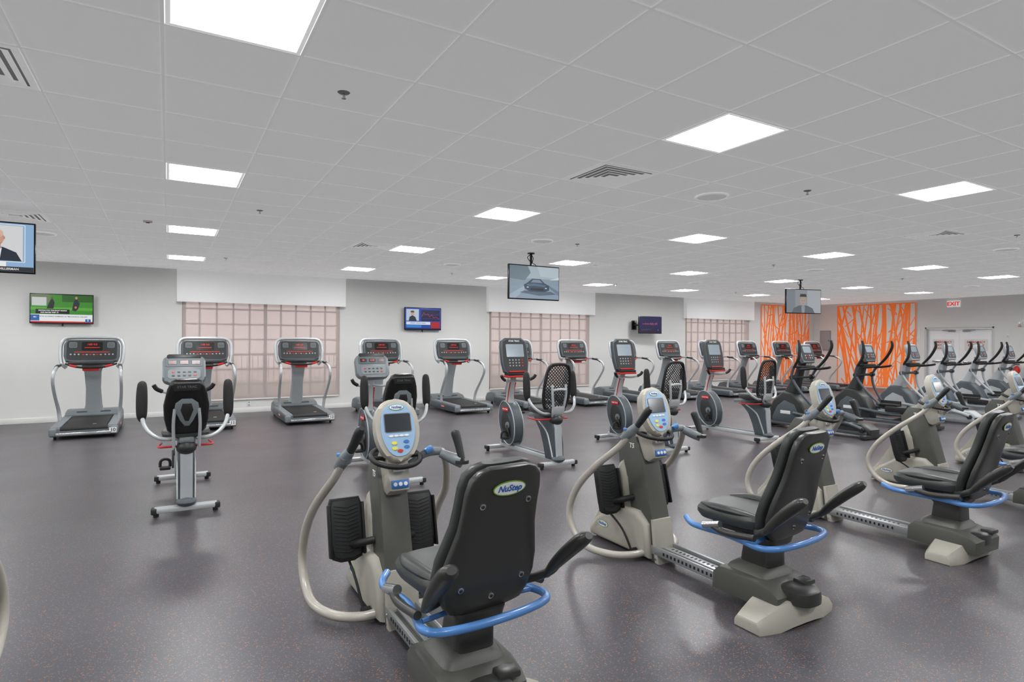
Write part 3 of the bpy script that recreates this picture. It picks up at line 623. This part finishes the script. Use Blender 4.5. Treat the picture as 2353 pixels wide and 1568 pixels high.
# ------------------------------------------------------------ exercise bike
def bike(loc,kind):
    e=thing('exercise_bike','grey recumbent exercise bike with solid black backrest' if kind=='A' else 'grey recumbent exercise bike with black mesh backrest and tall console','exercise bike',loc,group='recumbent exercise bikes')
    g=G()
    for y in (0,1.42):
        g.add(box(.52,.085,.05,.015),M_SIL,T(0,y,.065))
        for s in (-1,1): g.add(box(.05,.09,.055,.012),M_DK,T(s*.25,y,.062)); g.add(cyl(.022,.03,12),M_BLK,T(s*.235,y,.022))
    g.add(box(.09,1.42,.06,.012),M_SIL,T(0,.71,.1)); g.add(box(.05,1.3,.02,.004),M_MID,T(0,.71,.135)); g.obj('base_frame',e,label='silver floor frame with cross feet')
    g=G(); g.add(prism([(-.04,.1),(.2,.1),(.22,.28),(.3,.45),(.46,.56),(.48,.62),(.06,.62),(.0,.5),(.0,.3)],.13,.02,3),M_DBL)
    g.add(prism([(-.05,.12),(.0,.12),(.03,.3),(.06,.5),(.1,.6),(.02,.6),(-.02,.5),(-.02,.3)],.1,.015),M_SIL2)
    for s in (-1,1): g.add(tube([(s*.066,.02,.14),(s*.068,.08,.3),(s*.068,.16,.45),(s*.066,.36,.57)],.012,8),M_SIL)
    g.add(ball(.085,.085,.045),M_DBL,T(0,-.01,.12)); g.add(ball(.085,.1,.07),M_DK,T(0,.05,.6)); g.obj('seat_post',e,label='slate grey seat pedestal with silver trim')
    g=G(); g.add(box(.12,.62,.05,.01),M_MID,T(0,.3,.64)@RX(-6)); g.add(tube([(-.2,.38,.6),(-.22,.16,.6),(-.15,.06,.61),(.15,.06,.61),(.22,.16,.6),(.2,.38,.6)],.01,8),M_RED); g.obj('seat_slide',e,label='grey slide with red release lever')
    g=G(); g.add(sloft([(.66,.3,.3,0,.25),(.68,.38,.4,0,.25),(.72,.4,.42,0,.25),(.745,.38,.4,0,.25),(.75,.3,.32,0,.25)],28,.5),M_VIN); g.obj('seat',e,label='black seat cushion')
    BM=T(0,.05,.73)@RX(10)
    if kind=='A':
        g=G(); g.add(sloft([(0,.24,.04),(.03,.31,.06),(.12,.35,.07),(.25,.36,.07),(.36,.33,.07),(.43,.29,.06),(.48,.25,.045),(.5,.17,.03)],32,.5,.4),M_BLKS,BM)
        g.add(sloft([(.01,.25,.04,0,.04),(.12,.36,.06,0,.04),(.25,.37,.06,0,.04),(.4,.31,.06,0,.04),(.48,.2,.03,0,.04)],32,.5,.4),M_VIN,BM)
        br=g.obj('backrest',e,label='solid black backrest')
        g=G(); g.add(plate([(-.1,-.03),(-.125,.03),(-.1,.05),(.1,.05),(.125,.03),(.1,-.03)],.03,.01),M_DK,BM@T(0,-.035,.43)@FR)
        g.add(text('STAR TRAC',.03,.0006,0,.0002),M_MID,BM@T(0,-.0515,.44)@FR); g.obj('badge_plate',br,label='dark name plate with grey lettering',smooth=False)
        g=G()
        for s in (-1,1): g.add(tube([(s*.1,-.045,-.12),(s*.105,-.055,.1),(s*.095,-.05,.24)],.014,8),M_SIL,BM)
        g.add(plate([(-.1,.2),(-.09,.26),(-.04,.3),(.04,.3),(.09,.26),(.1,.2),(.05,.1),(.02,.05),(-.02,.05),(-.05,.1)],.03,.01),M_MID,BM@T(0,-.045,.03)@FR)
        g.add(plate([(-.035,.26),(.035,.26),(.05,.2),(.015,.1),(-.015,.1),(-.05,.2)],.012,.003),M_BLK,BM@T(0,-.06,.03)@FR); g.obj('support_bracket',br,label='grey v-shaped bracket with silver struts')
    else:
        ring=[(-.11,0),(-.17,.06),(-.19,.2),(-.185,.35),(-.16,.49),(-.1,.56),(.1,.56),(.16,.49),(.185,.35),(.19,.2),(.17,.06),(.11,0)]
        f=lambda x,z:(x,.6*x*x+.2*(z-.27)**2,z)
        g=G(); g.add(tube([f(*p) for p in ring],.02,10,4,True),M_BLK,BM)
        C=cr([Vector((a,b,0)) for a,b in ring],4,True); poly=[(c.x,c.y) for c in C]
        def inside(x,z):
            r_=False; n=len(poly)
            for i in range(n):
                (a,b),(c,d)=poly[i],poly[(i+1)%n]
                if (b>z)!=(d>z) and x<(c-a)*(z-b)/(d-b)+a: r_=not r_
            return r_
        for s in (-1,1):
            for k in range(-14,34):
                P=[]; c0=k*.042-.1
                for q in range(0,41):
                    x=-.2+q*.01; z=c0+s*x+.1
                    if inside(x,z): P.append(f(x,z))
                if len(P)>2: g.add(tube([P[0],P[len(P)//2],P[-1]],.006,5,3),M_BLK,BM)
        br=g.obj('backrest',e,label='black open mesh backrest')
        g=G()
        for s in (-1,1): g.add(tube([(s*.05,-.02,-.12),(s*.08,-.05,.05),(s*.1,-.04,.2),(s*.1,-.01,.32)],.016,8),M_SIL,BM)
        g.add(tube([(-.1,-.03,.25),(0,-.05,.27),(.1,-.03,.25)],.016,8),M_SIL,BM); g.add(box(.18,.04,.1,.015),M_SIL,BM@T(0,-.05,0)); g.obj('support_bracket',br,label='silver support struts')
    for s in (-1,1):
        g=G(); g.add(tube([(s*.05,.08,.68),(s*.2,.04,.69),(s*.3,.08,.76),(s*.345,.14,.86),(s*.35,.18,1.0),(s*.35,.19,1.1)],.018,10),M_SIL); a=g.obj('side_arm',e,label='silver side arm tube')
        g=G(); g.add(tube([(s*.35,.155,.84),(s*.352,.165,.9),(s*.352,.18,1.05),(s*.35,.19,1.17),(s*.35,.195,1.2)],[.02,.042,.045,.036,.012],14,5),M_BLK); g.obj('arm_pad',a,label='black foam grip')
    g=G(); H=[(1.17+.22*math.cos(a)+.06*math.sin(a),.43+.3*math.sin(a)) for a in [2*math.pi*i/28 for i in range(28)]]
    g.add(prism(H,.15,.02,3),M_DBL); H3=[(1.17+.13*math.cos(a)+.04*math.sin(a),.4+.19*math.sin(a)) for a in [2*math.pi*i/24 for i in range(24)]]
    g.add(prism(H3,.165,.008),M_DK)
    for s in (-1,1): g.add(tube([(s*.074,y,z) for y,z in H[::2]],.008,8,2,True),M_SIL2)
    g.add(prism([(1.0,.12),(1.36,.12),(1.34,.3),(1.05,.3)],.12,.02),M_DBL)
    h=g.obj('flywheel_housing',e,label='slate grey oval housing with silver rim')
    for s in (-1,1):
        g=G(); g.add(box(.004,.17,.055,.001),M_RED,T(s*.084,1.19,.62)); g.add(text('STAR TRAC',.028,.0006,0,.0005),M_TXW,T(s*.0865,1.19,.62)@(LF if s<0 else RF)); g.add(box(.02,.1,.03,.002),M_DBL,T(s*.074,1.19,.62))
        g.obj('name_plate',h,label='red name plate with white lettering',smooth=False)
    g=G(); g.add(cyl(.05,.19,20),M_MID,T(0,1.12,.4)@RY(90)); g.add(box(.02,.035,.19,.006),M_DK,T(-.1,1.08,.32)@RX(-25)); g.add(box(.02,.035,.19,.006),M_DK,T(.1,1.16,.48)@RX(-25)); g.obj('crank',e)
    for s,y,z in ((-1,1.04,.24),(1,1.2,.56)):
        g=G(); g.add(box(.1,.1,.03,.01),M_BLK,T(s*.17,y,z)); g.add(tube([(s*.125,y+.02,z+.01),(s*.13,y+.02,z+.07),(s*.17,y+.02,z+.09),(s*.21,y+.02,z+.07),(s*.215,y+.02,z+.01)],.014,8,4),M_BLK)
        g.obj('pedal',e,label='black strapped pedal')
    g=G(); g.add(sloft([(.66,.12,.16,0,1.22),(.8,.09,.1,0,1.2),(1.0,.08,.08,0,1.15),(1.14,.12,.08,0,1.12)],20,.6),M_SIL)
    for s in (-1,1): g.add(tube([(s*.05,1.19,.7),(s*.045,1.17,.85),(s*.045,1.12,1.0)],.008,8),M_RED)
    g.obj('console_post',e,label='silver console post with red trim')
    g=G()
    for s in (-1,1):
        g.add(tube([(0,1.13,1.03),(s*.12,1.05,1.02),(s*.22,.98,1.05),(s*.27,.96,1.1)],.015,10),M_SIL); g.add(tube([(s*.2,.995,1.04),(s*.25,.97,1.07),(s*.275,.96,1.11)],.021,10),M_BLK)
    g.obj('handlebar',e)
    if kind=='A':
        CM=T(0,1.08,1.25)@RX(-25); g=G(); g.add(plate(rr(.4,.3,.06),.09,.02),M_MID,CM@FR); g.add(plate(rr(.32,.05,.02),.02,.005),M_DK,CM@T(0,-.04,.14)@FR); c=g.obj('console',e,label='grey console')
        g=G(); g.add(plate(rr(.34,.09,.015),.006,.002),M_DBL,CM@T(0,-.047,.07)@FR)
        for k,x in enumerate((-.11,0,.11)): g.add(box(.08,.006,.045,.002),M_BLKS,CM@T(x,-.05,.07)); g.add(text(('88','0:00','12')[k],.03,.0008,0,.0),M_LED,CM@T(x,-.054,.07)@FR)
        g.add(plate(rr(.3,.1,.02),.006,.002),M_MID,CM@T(0,-.047,-.06)@FR)
        for r_ in range(2):
            for q in range(5): g.add(box(.026,.005,.016,.002),M_DK if (q+r_)%5 else M_RED,CM@T(-.1+q*.05,-.052,-.04-r_*.04))
        g.obj('control_panel',c,label='display with red digits and buttons',smooth=False)
    else:
        CM=T(0,1.1,1.38)@RX(-12); g=G()
        sh=[(-.19,-.24),(-.215,-.1),(-.215,.12),(-.2,.2),(-.13,.245),(.13,.245),(.2,.2),(.215,.12),(.215,-.1),(.19,-.24),(.12,-.27),(-.12,-.27)]
        g.add(plate(sh,.07,.02),M_DBL,CM@FR); c=g.obj('console',e,label='tall slate grey console')
        g=G(); g.add(plate([(x*.88,z*.9) for x,z in sh],.006,.002),M_DK,CM@T(0,-.037,0)@FR); g.add(text('STAR TRAC',.034,.0006,0,.0005),M_TXW,CM@T(0,-.042,.195)@FR)
        g.add(plate(rr(.28,.18,.01),.006,.002),M_SCG,CM@T(0,-.04,.06)@FR)
        for r_ in range(3):
            for q in range(5): g.add(box(.022,.005,.018,.003),M_SIL2 if q!=4 else M_RED,CM@T(-.1+q*.05,-.043,-.075-r_*.04))
        g.add(box(.26,.03,.02,.008),M_RED,CM@T(0,-.04,-.24)); g.obj('control_panel',c,label='black panel with grey screen and keypad',smooth=False)
        g=G(); g.add(box(.34,.14,.03,.012),M_RED,T(0,1.04,1.09)); g.add(box(.32,.12,.04,.012),M_BLK,T(0,1.03,1.12)); g.obj('accessory_tray',e,label='black and red tray')
    return e
YB=6.12
bA=bike((.15,YB,0),'A'); dup(bA,(2.17,YB,0))
bB=bike((4.2,YB,0),'B'); dup(bB,(6.18,YB,0)); dup(bB,(8.2,YB,0))
# ------------------------------------------------------------ treadmill
def treadmill(loc):
    e=thing('treadmill','grey treadmill with black belt and red-lit console','treadmill',loc,group='row of treadmills')
    g=G(); g.add(prism([(.02,.05),(.0,.12),(.04,.17),(1.5,.2),(1.5,.05)],.88,.015),M_DBL)
    for s in (-1,1):
        g.add(prism([(.04,.16),(.06,.2),(1.45,.225),(1.45,.18)],.13,.01),M_MID,T(s*.37,0,0)); g.add(cyl(.03,.03,14),M_BLK,T(s*.38,.1,.03)@RY(90)); g.add(cyl(.03,.03,14),M_BLK,T(s*.38,1.7,.03)@RY(90))
        g.add(box(.1,.09,.13,.03,3),M_MID,T(s*.40,.03,.12))
        g.add(box(.004,.2,.045,.001),M_RED,T(s*.442,.7,.13)); g.add(text('STAR TRAC',.032,.0006,0,.0005),M_TXW,T(s*.445,.7,.13)@(LF if s<0 else RF))
    g.add(box(.72,.05,.05,.012),M_CHR,T(0,.0,.09)); g.add(cyl(.045,.62,20),M_BLK,T(0,.06,.155)@RY(90)); g.obj('deck_frame',e,label='slate and light grey deck frame')
    g=G(); g.add(box(.58,1.4,.02,.006),M_BLK,T(0,.75,.2)@RX(.8)); g.add(box(.05,.02,.003),M_WHT,T(.12,.2,.2105)); g.obj('running_belt',e,label='black running belt')
    g=G(); g.add(prism([(1.38,.06),(1.38,.24),(1.46,.29),(1.7,.32),(1.92,.27),(2.0,.16),(2.0,.06)],.84,.035,3),M_MID); g.add(box(.5,.02,.02,.004),M_DBL,T(0,1.44,.285)); g.obj('motor_hood',e,label='slate grey motor hood')
    g=G(); g.add(sloft([(.27,.3,.14,0,1.5),(.4,.25,.11,0,1.46),(.7,.22,.09,0,1.36),(1.0,.25,.09,0,1.26),(1.15,.34,.1,0,1.21)],24,.45),M_SIL2)
    g.add(box(.09,.012,.5,.004),M_MID,T(0,1.33,.7)@RX(17)); g.obj('center_column',e,label='light grey centre column')
    for s in (-1,1):
        g=G(); g.add(tube([(s*.41,.85,.2),(s*.43,.82,.4),(s*.455,.62,.66),(s*.46,.46,.88),(s*.45,.5,1.04),(s*.43,.75,1.13),(s*.40,1.08,1.14)],[.03,.028,.025,.025,.025,.024,.022],12,6),M_SIL); hr=g.obj('handrail',e,label='curved silver handrail tube')
        g=G(); g.add(tube([(s*.448,.56,1.065),(s*.438,.68,1.115),(s*.42,.86,1.135)],.028,10),M_DK) ; g.obj('rail_grip',hr)
    g=G(); g.add(tube([(-.36,1.1,1.08),(-.43,1.12,1.16),(-.45,1.16,1.34),(-.44,1.21,1.5),(-.37,1.24,1.585),(-.2,1.245,1.6),(.2,1.245,1.6),(.37,1.24,1.585),(.44,1.21,1.5),(.45,1.16,1.34),(.43,1.12,1.16),(.36,1.1,1.08)],.03,12,5),M_SIL); g.obj('console_frame',e,label='silver hoop frame')
    CM=T(0,1.16,1.37)@RX(-14); g=G()
    g.add(plate([(-.37,-.2),(-.4,-.1),(-.4,.1),(-.36,.19),(.36,.19),(.4,.1),(.4,-.1),(.37,-.2),(.2,-.22),(-.2,-.22)],.09,.02),M_DBL,CM@FR); c=g.obj('console',e,label='slate grey console')
    g=G(); g.add(plate(rr(.72,.34,.05),.006,.002),M_DK,CM@T(0,-.046,0)@FR); g.add(plate(rr(.3,.15,.02),.008,.002),M_BLKS,CM@T(0,-.05,.07)@FR)
    g.add(text('1:05 0.0',.045,.0008,0,.0006),M_LED,CM@T(0,-.056,.1)@FR); g.add(box(.22,.003,.008),M_LED,CM@T(0,-.056,.045)); g.add(plate(rr(.5,.012,.004),.004),M_RED,CM@T(0,-.05,-.035)@FR)
    for s in (-1,1):
        g.add(plate(rr(.11,.1,.02),.01,.003),M_MID,CM@T(s*.27,-.05,.09)@FR)
        for q in range(4): g.add(box(.09,.006,.005),M_DK,CM@T(s*.27,-.057,.06+q*.02))
        for q in range(3): g.add(cyl(.013,.008,12),M_SIL2,CM@T(s*(.19+q*.055),-.052,-.075)@RX(90))
    for q in range(6): g.add(box(.028,.006,.018,.003),M_SIL2 if q%2 else M_RED,CM@T(-.125+q*.05,-.052,-.08))
    g.obj('control_panel',c,label='black panel with red lit digits',smooth=False)
    g=G(); g.add(box(.66,.16,.05,.02),M_DK,T(0,1.06,1.15)@RX(-10)); g.add(tube([(-.36,1.02,1.15),(-.2,.92,1.1),(0,.9,1.09),(.2,.92,1.1),(.36,1.02,1.15)],.018,10),M_BLK)
    for s in (-1,1): g.add(tube([(s*.2,.92,1.1),(s*.3,.95,1.13)],.02,8,1),M_RED)
    g.add(box(.24,.06,.06,.015),M_RED,T(0,.94,1.06)); g.obj('accessory_tray',e,label='black tray with red stop key holder')
    return e
t0=treadmill((-1.14,11.5,0)); tm=[t0]
tm.append(dup(t0,(-2.98,11.5,0)))
for k in range(1,13): tm.append(dup(t0,(-1.10+1.706*k,11.5,0)))
for o,nn in ((tm[0],'10'),(tm[2],'11'),(tm[3],'12')):
    g=G(); g.add(box(.1,.004,.085,.001),M_WHT,T(.38,-.02,.12)); g.add(text(nn,.075,.0006,0,.001),M_TXK,T(.38,-.0228,.12)@FR); g.obj('number_tag',o,label='white tag with black number '+nn,smooth=False)
# ------------------------------------------------------------ elliptical
def elliptical(loc,dark):
    A=M_DK if dark else M_DBL; B=M_DBL if dark else M_SIL2
    e=thing('elliptical_trainer','dark charcoal elliptical trainer with tall moving arms' if dark else 'light grey elliptical trainer with tall moving arms','elliptical trainer',loc,group='row of elliptical trainers')
    g=G()
    for y,w in ((-1.05,.6),(.75,.62)): g.add(box(w,.09,.07,.02),A,T(0,y,.045))
    for s in (-1,1): g.add(box(.07,1.8,.06,.015),B,T(s*.13,-.15,.09))
    g.obj('base_frame',e)
    g=G(); g.add(prism([(.05,.06),(.0,.25),(.12,.5),(.3,.66),(.5,.68),(.7,.5),(.82,.25),(.84,.06)],.3,.04,3),A); g.add(prism([(.2,.1),(.15,.25),(.25,.45),(.45,.52),(.6,.4),(.7,.2),(.7,.1)],.33,.02),B); h=g.obj('drive_housing',e)
    g=G()
    for s in (-1,1): g.add(box(.004,.2,.06,.001),M_WHT if dark else M_DK,T(s*.168,.42,.3))
    g.obj('side_decal',h)
    g=G(); g.add(sloft([(.6,.2,.3,0,.42),(.8,.17,.2,0,.34),(1.0,.14,.13,0,.26),(1.2,.14,.1,0,.2),(1.26,.2,.1,0,.19)],20,.5),A if dark else M_SIL2); g.obj('tower',e)
    CM=T(0,.14,1.38)@RX(-18); g=G(); g.add(plate([(-.16,-.18),(-.2,-.05),(-.2,.1),(-.16,.18),(.16,.18),(.2,.1),(.2,-.05),(.16,-.18)],.08,.025),M_SIL2 if not dark else M_MID,CM@FR); c=g.obj('console',e)
    g=G(); g.add(plate(rr(.33,.29,.05),.008,.002),M_DK if dark else M_DBL,CM@T(0,-.042,0)@FR); g.add(plate(rr(.22,.12,.02),.006,.002),M_SCG,CM@T(0,-.047,.06)@FR)
    for r_ in range(2):
        for q in range(4): g.add(cyl(.014,.008,10),M_SIL2 if q!=1 else M_RED,CM@T(-.09+q*.06,-.048,-.05-r_*.045)@RX(90))
    g.obj('control_panel',c,smooth=False)
    g=G()
    g.add(tube([(-.1,.2,1.12),(-.2,.08,1.1),(-.24,-.1,1.12),(-.2,-.2,1.14)],.022,10),M_BLK); g.add(tube([(.1,.2,1.12),(.2,.08,1.1),(.24,-.1,1.12),(.2,-.2,1.14)],.022,10),M_BLK); g.add(box(.4,.14,.05,.02),M_BLK,T(0,.14,1.14)); g.obj('fixed_handlebar',e,label='black fixed handlebar')
    for s in (-1,1):
        o=.12*s
        g=G(); g.add(tube([(s*.27,-.12+o,.42),(s*.28,.1+o*.5,.7),(s*.29,.2,.95),(s*.3,.12-o*.3,1.15)],.024,10),B); g.add(cyl(.045,.06,16),A,T(s*.28,.2,.95)@RY(90)); g.add(cyl(.025,.28,12),A,T(s*.14,.2,.95)@RY(90))
        a=g.obj('moving_arm',e); g=G(); g.add(tube([(s*.3,.13-o*.3,1.12),(s*.31,0-o*.5,1.3),(s*.3,-.06-o*.9,1.5),(s*.29,-.04-o,1.62)],[.022,.026,.026,.02],10),M_BLK); g.obj('arm_grip',a,label='black foam grip')
        g=G(); g.add(box(.15,.38,.05,.02),M_BLK,T(s*.17,-.35+o*1.4,.34+o*.3)); g.add(box(.012,.38,.1,.005),M_BLK,T(s*.245,-.35+o*1.4,.37+o*.3)); p=g.obj('foot_pedal',e,label='black foot platform')
        g=G(); g.add(tube([(s*.17,.25,.3),(s*.2,-.2+o,.28+o*.3),(s*.2,-.6+o,.24),(s*.18,-.98,.17)],.03,10),B); g.add(cyl(.04,.05,16),M_BLK,T(s*.18,-.98,.15)@RY(90)); g.obj('pedal_link',p)
    g=G(); g.add(prism([(-1.1,.06),(-1.1,.16),(-.95,.26),(-.7,.24),(-.4,.14),(-.3,.06)],.3,.04,3),M_SIL2 if not dark else M_DK); g.obj('rear_cover',e)
    return e
YE=6.55
e1=elliptical((10.0,YE,0),True); dup(e1,(11.98,YE,0))
e2=elliptical((13.65,YE,0),False)
for x in (15.2,16.7,18.2,19.7): dup(e2,(x,YE,0))
# ------------------------------------------------------------ world, camera
w=bpy.data.worlds.new('sky'); S.world=w; w.use_nodes=True
bg=w.node_tree.nodes['Background']; bg.inputs[0].default_value=(1.0,.95,.93,1); bg.inputs[1].default_value=1.5
cam=bpy.data.cameras.new('camera'); co=bpy.data.objects.new('camera',cam); COL.objects.link(co); S.camera=co
cam.sensor_width=36; cam.lens=1369/2353*36; cam.clip_end=200
co.matrix_world=T(0,0,1.58)@RZ(-30)@RX(90)@RZ(.31)
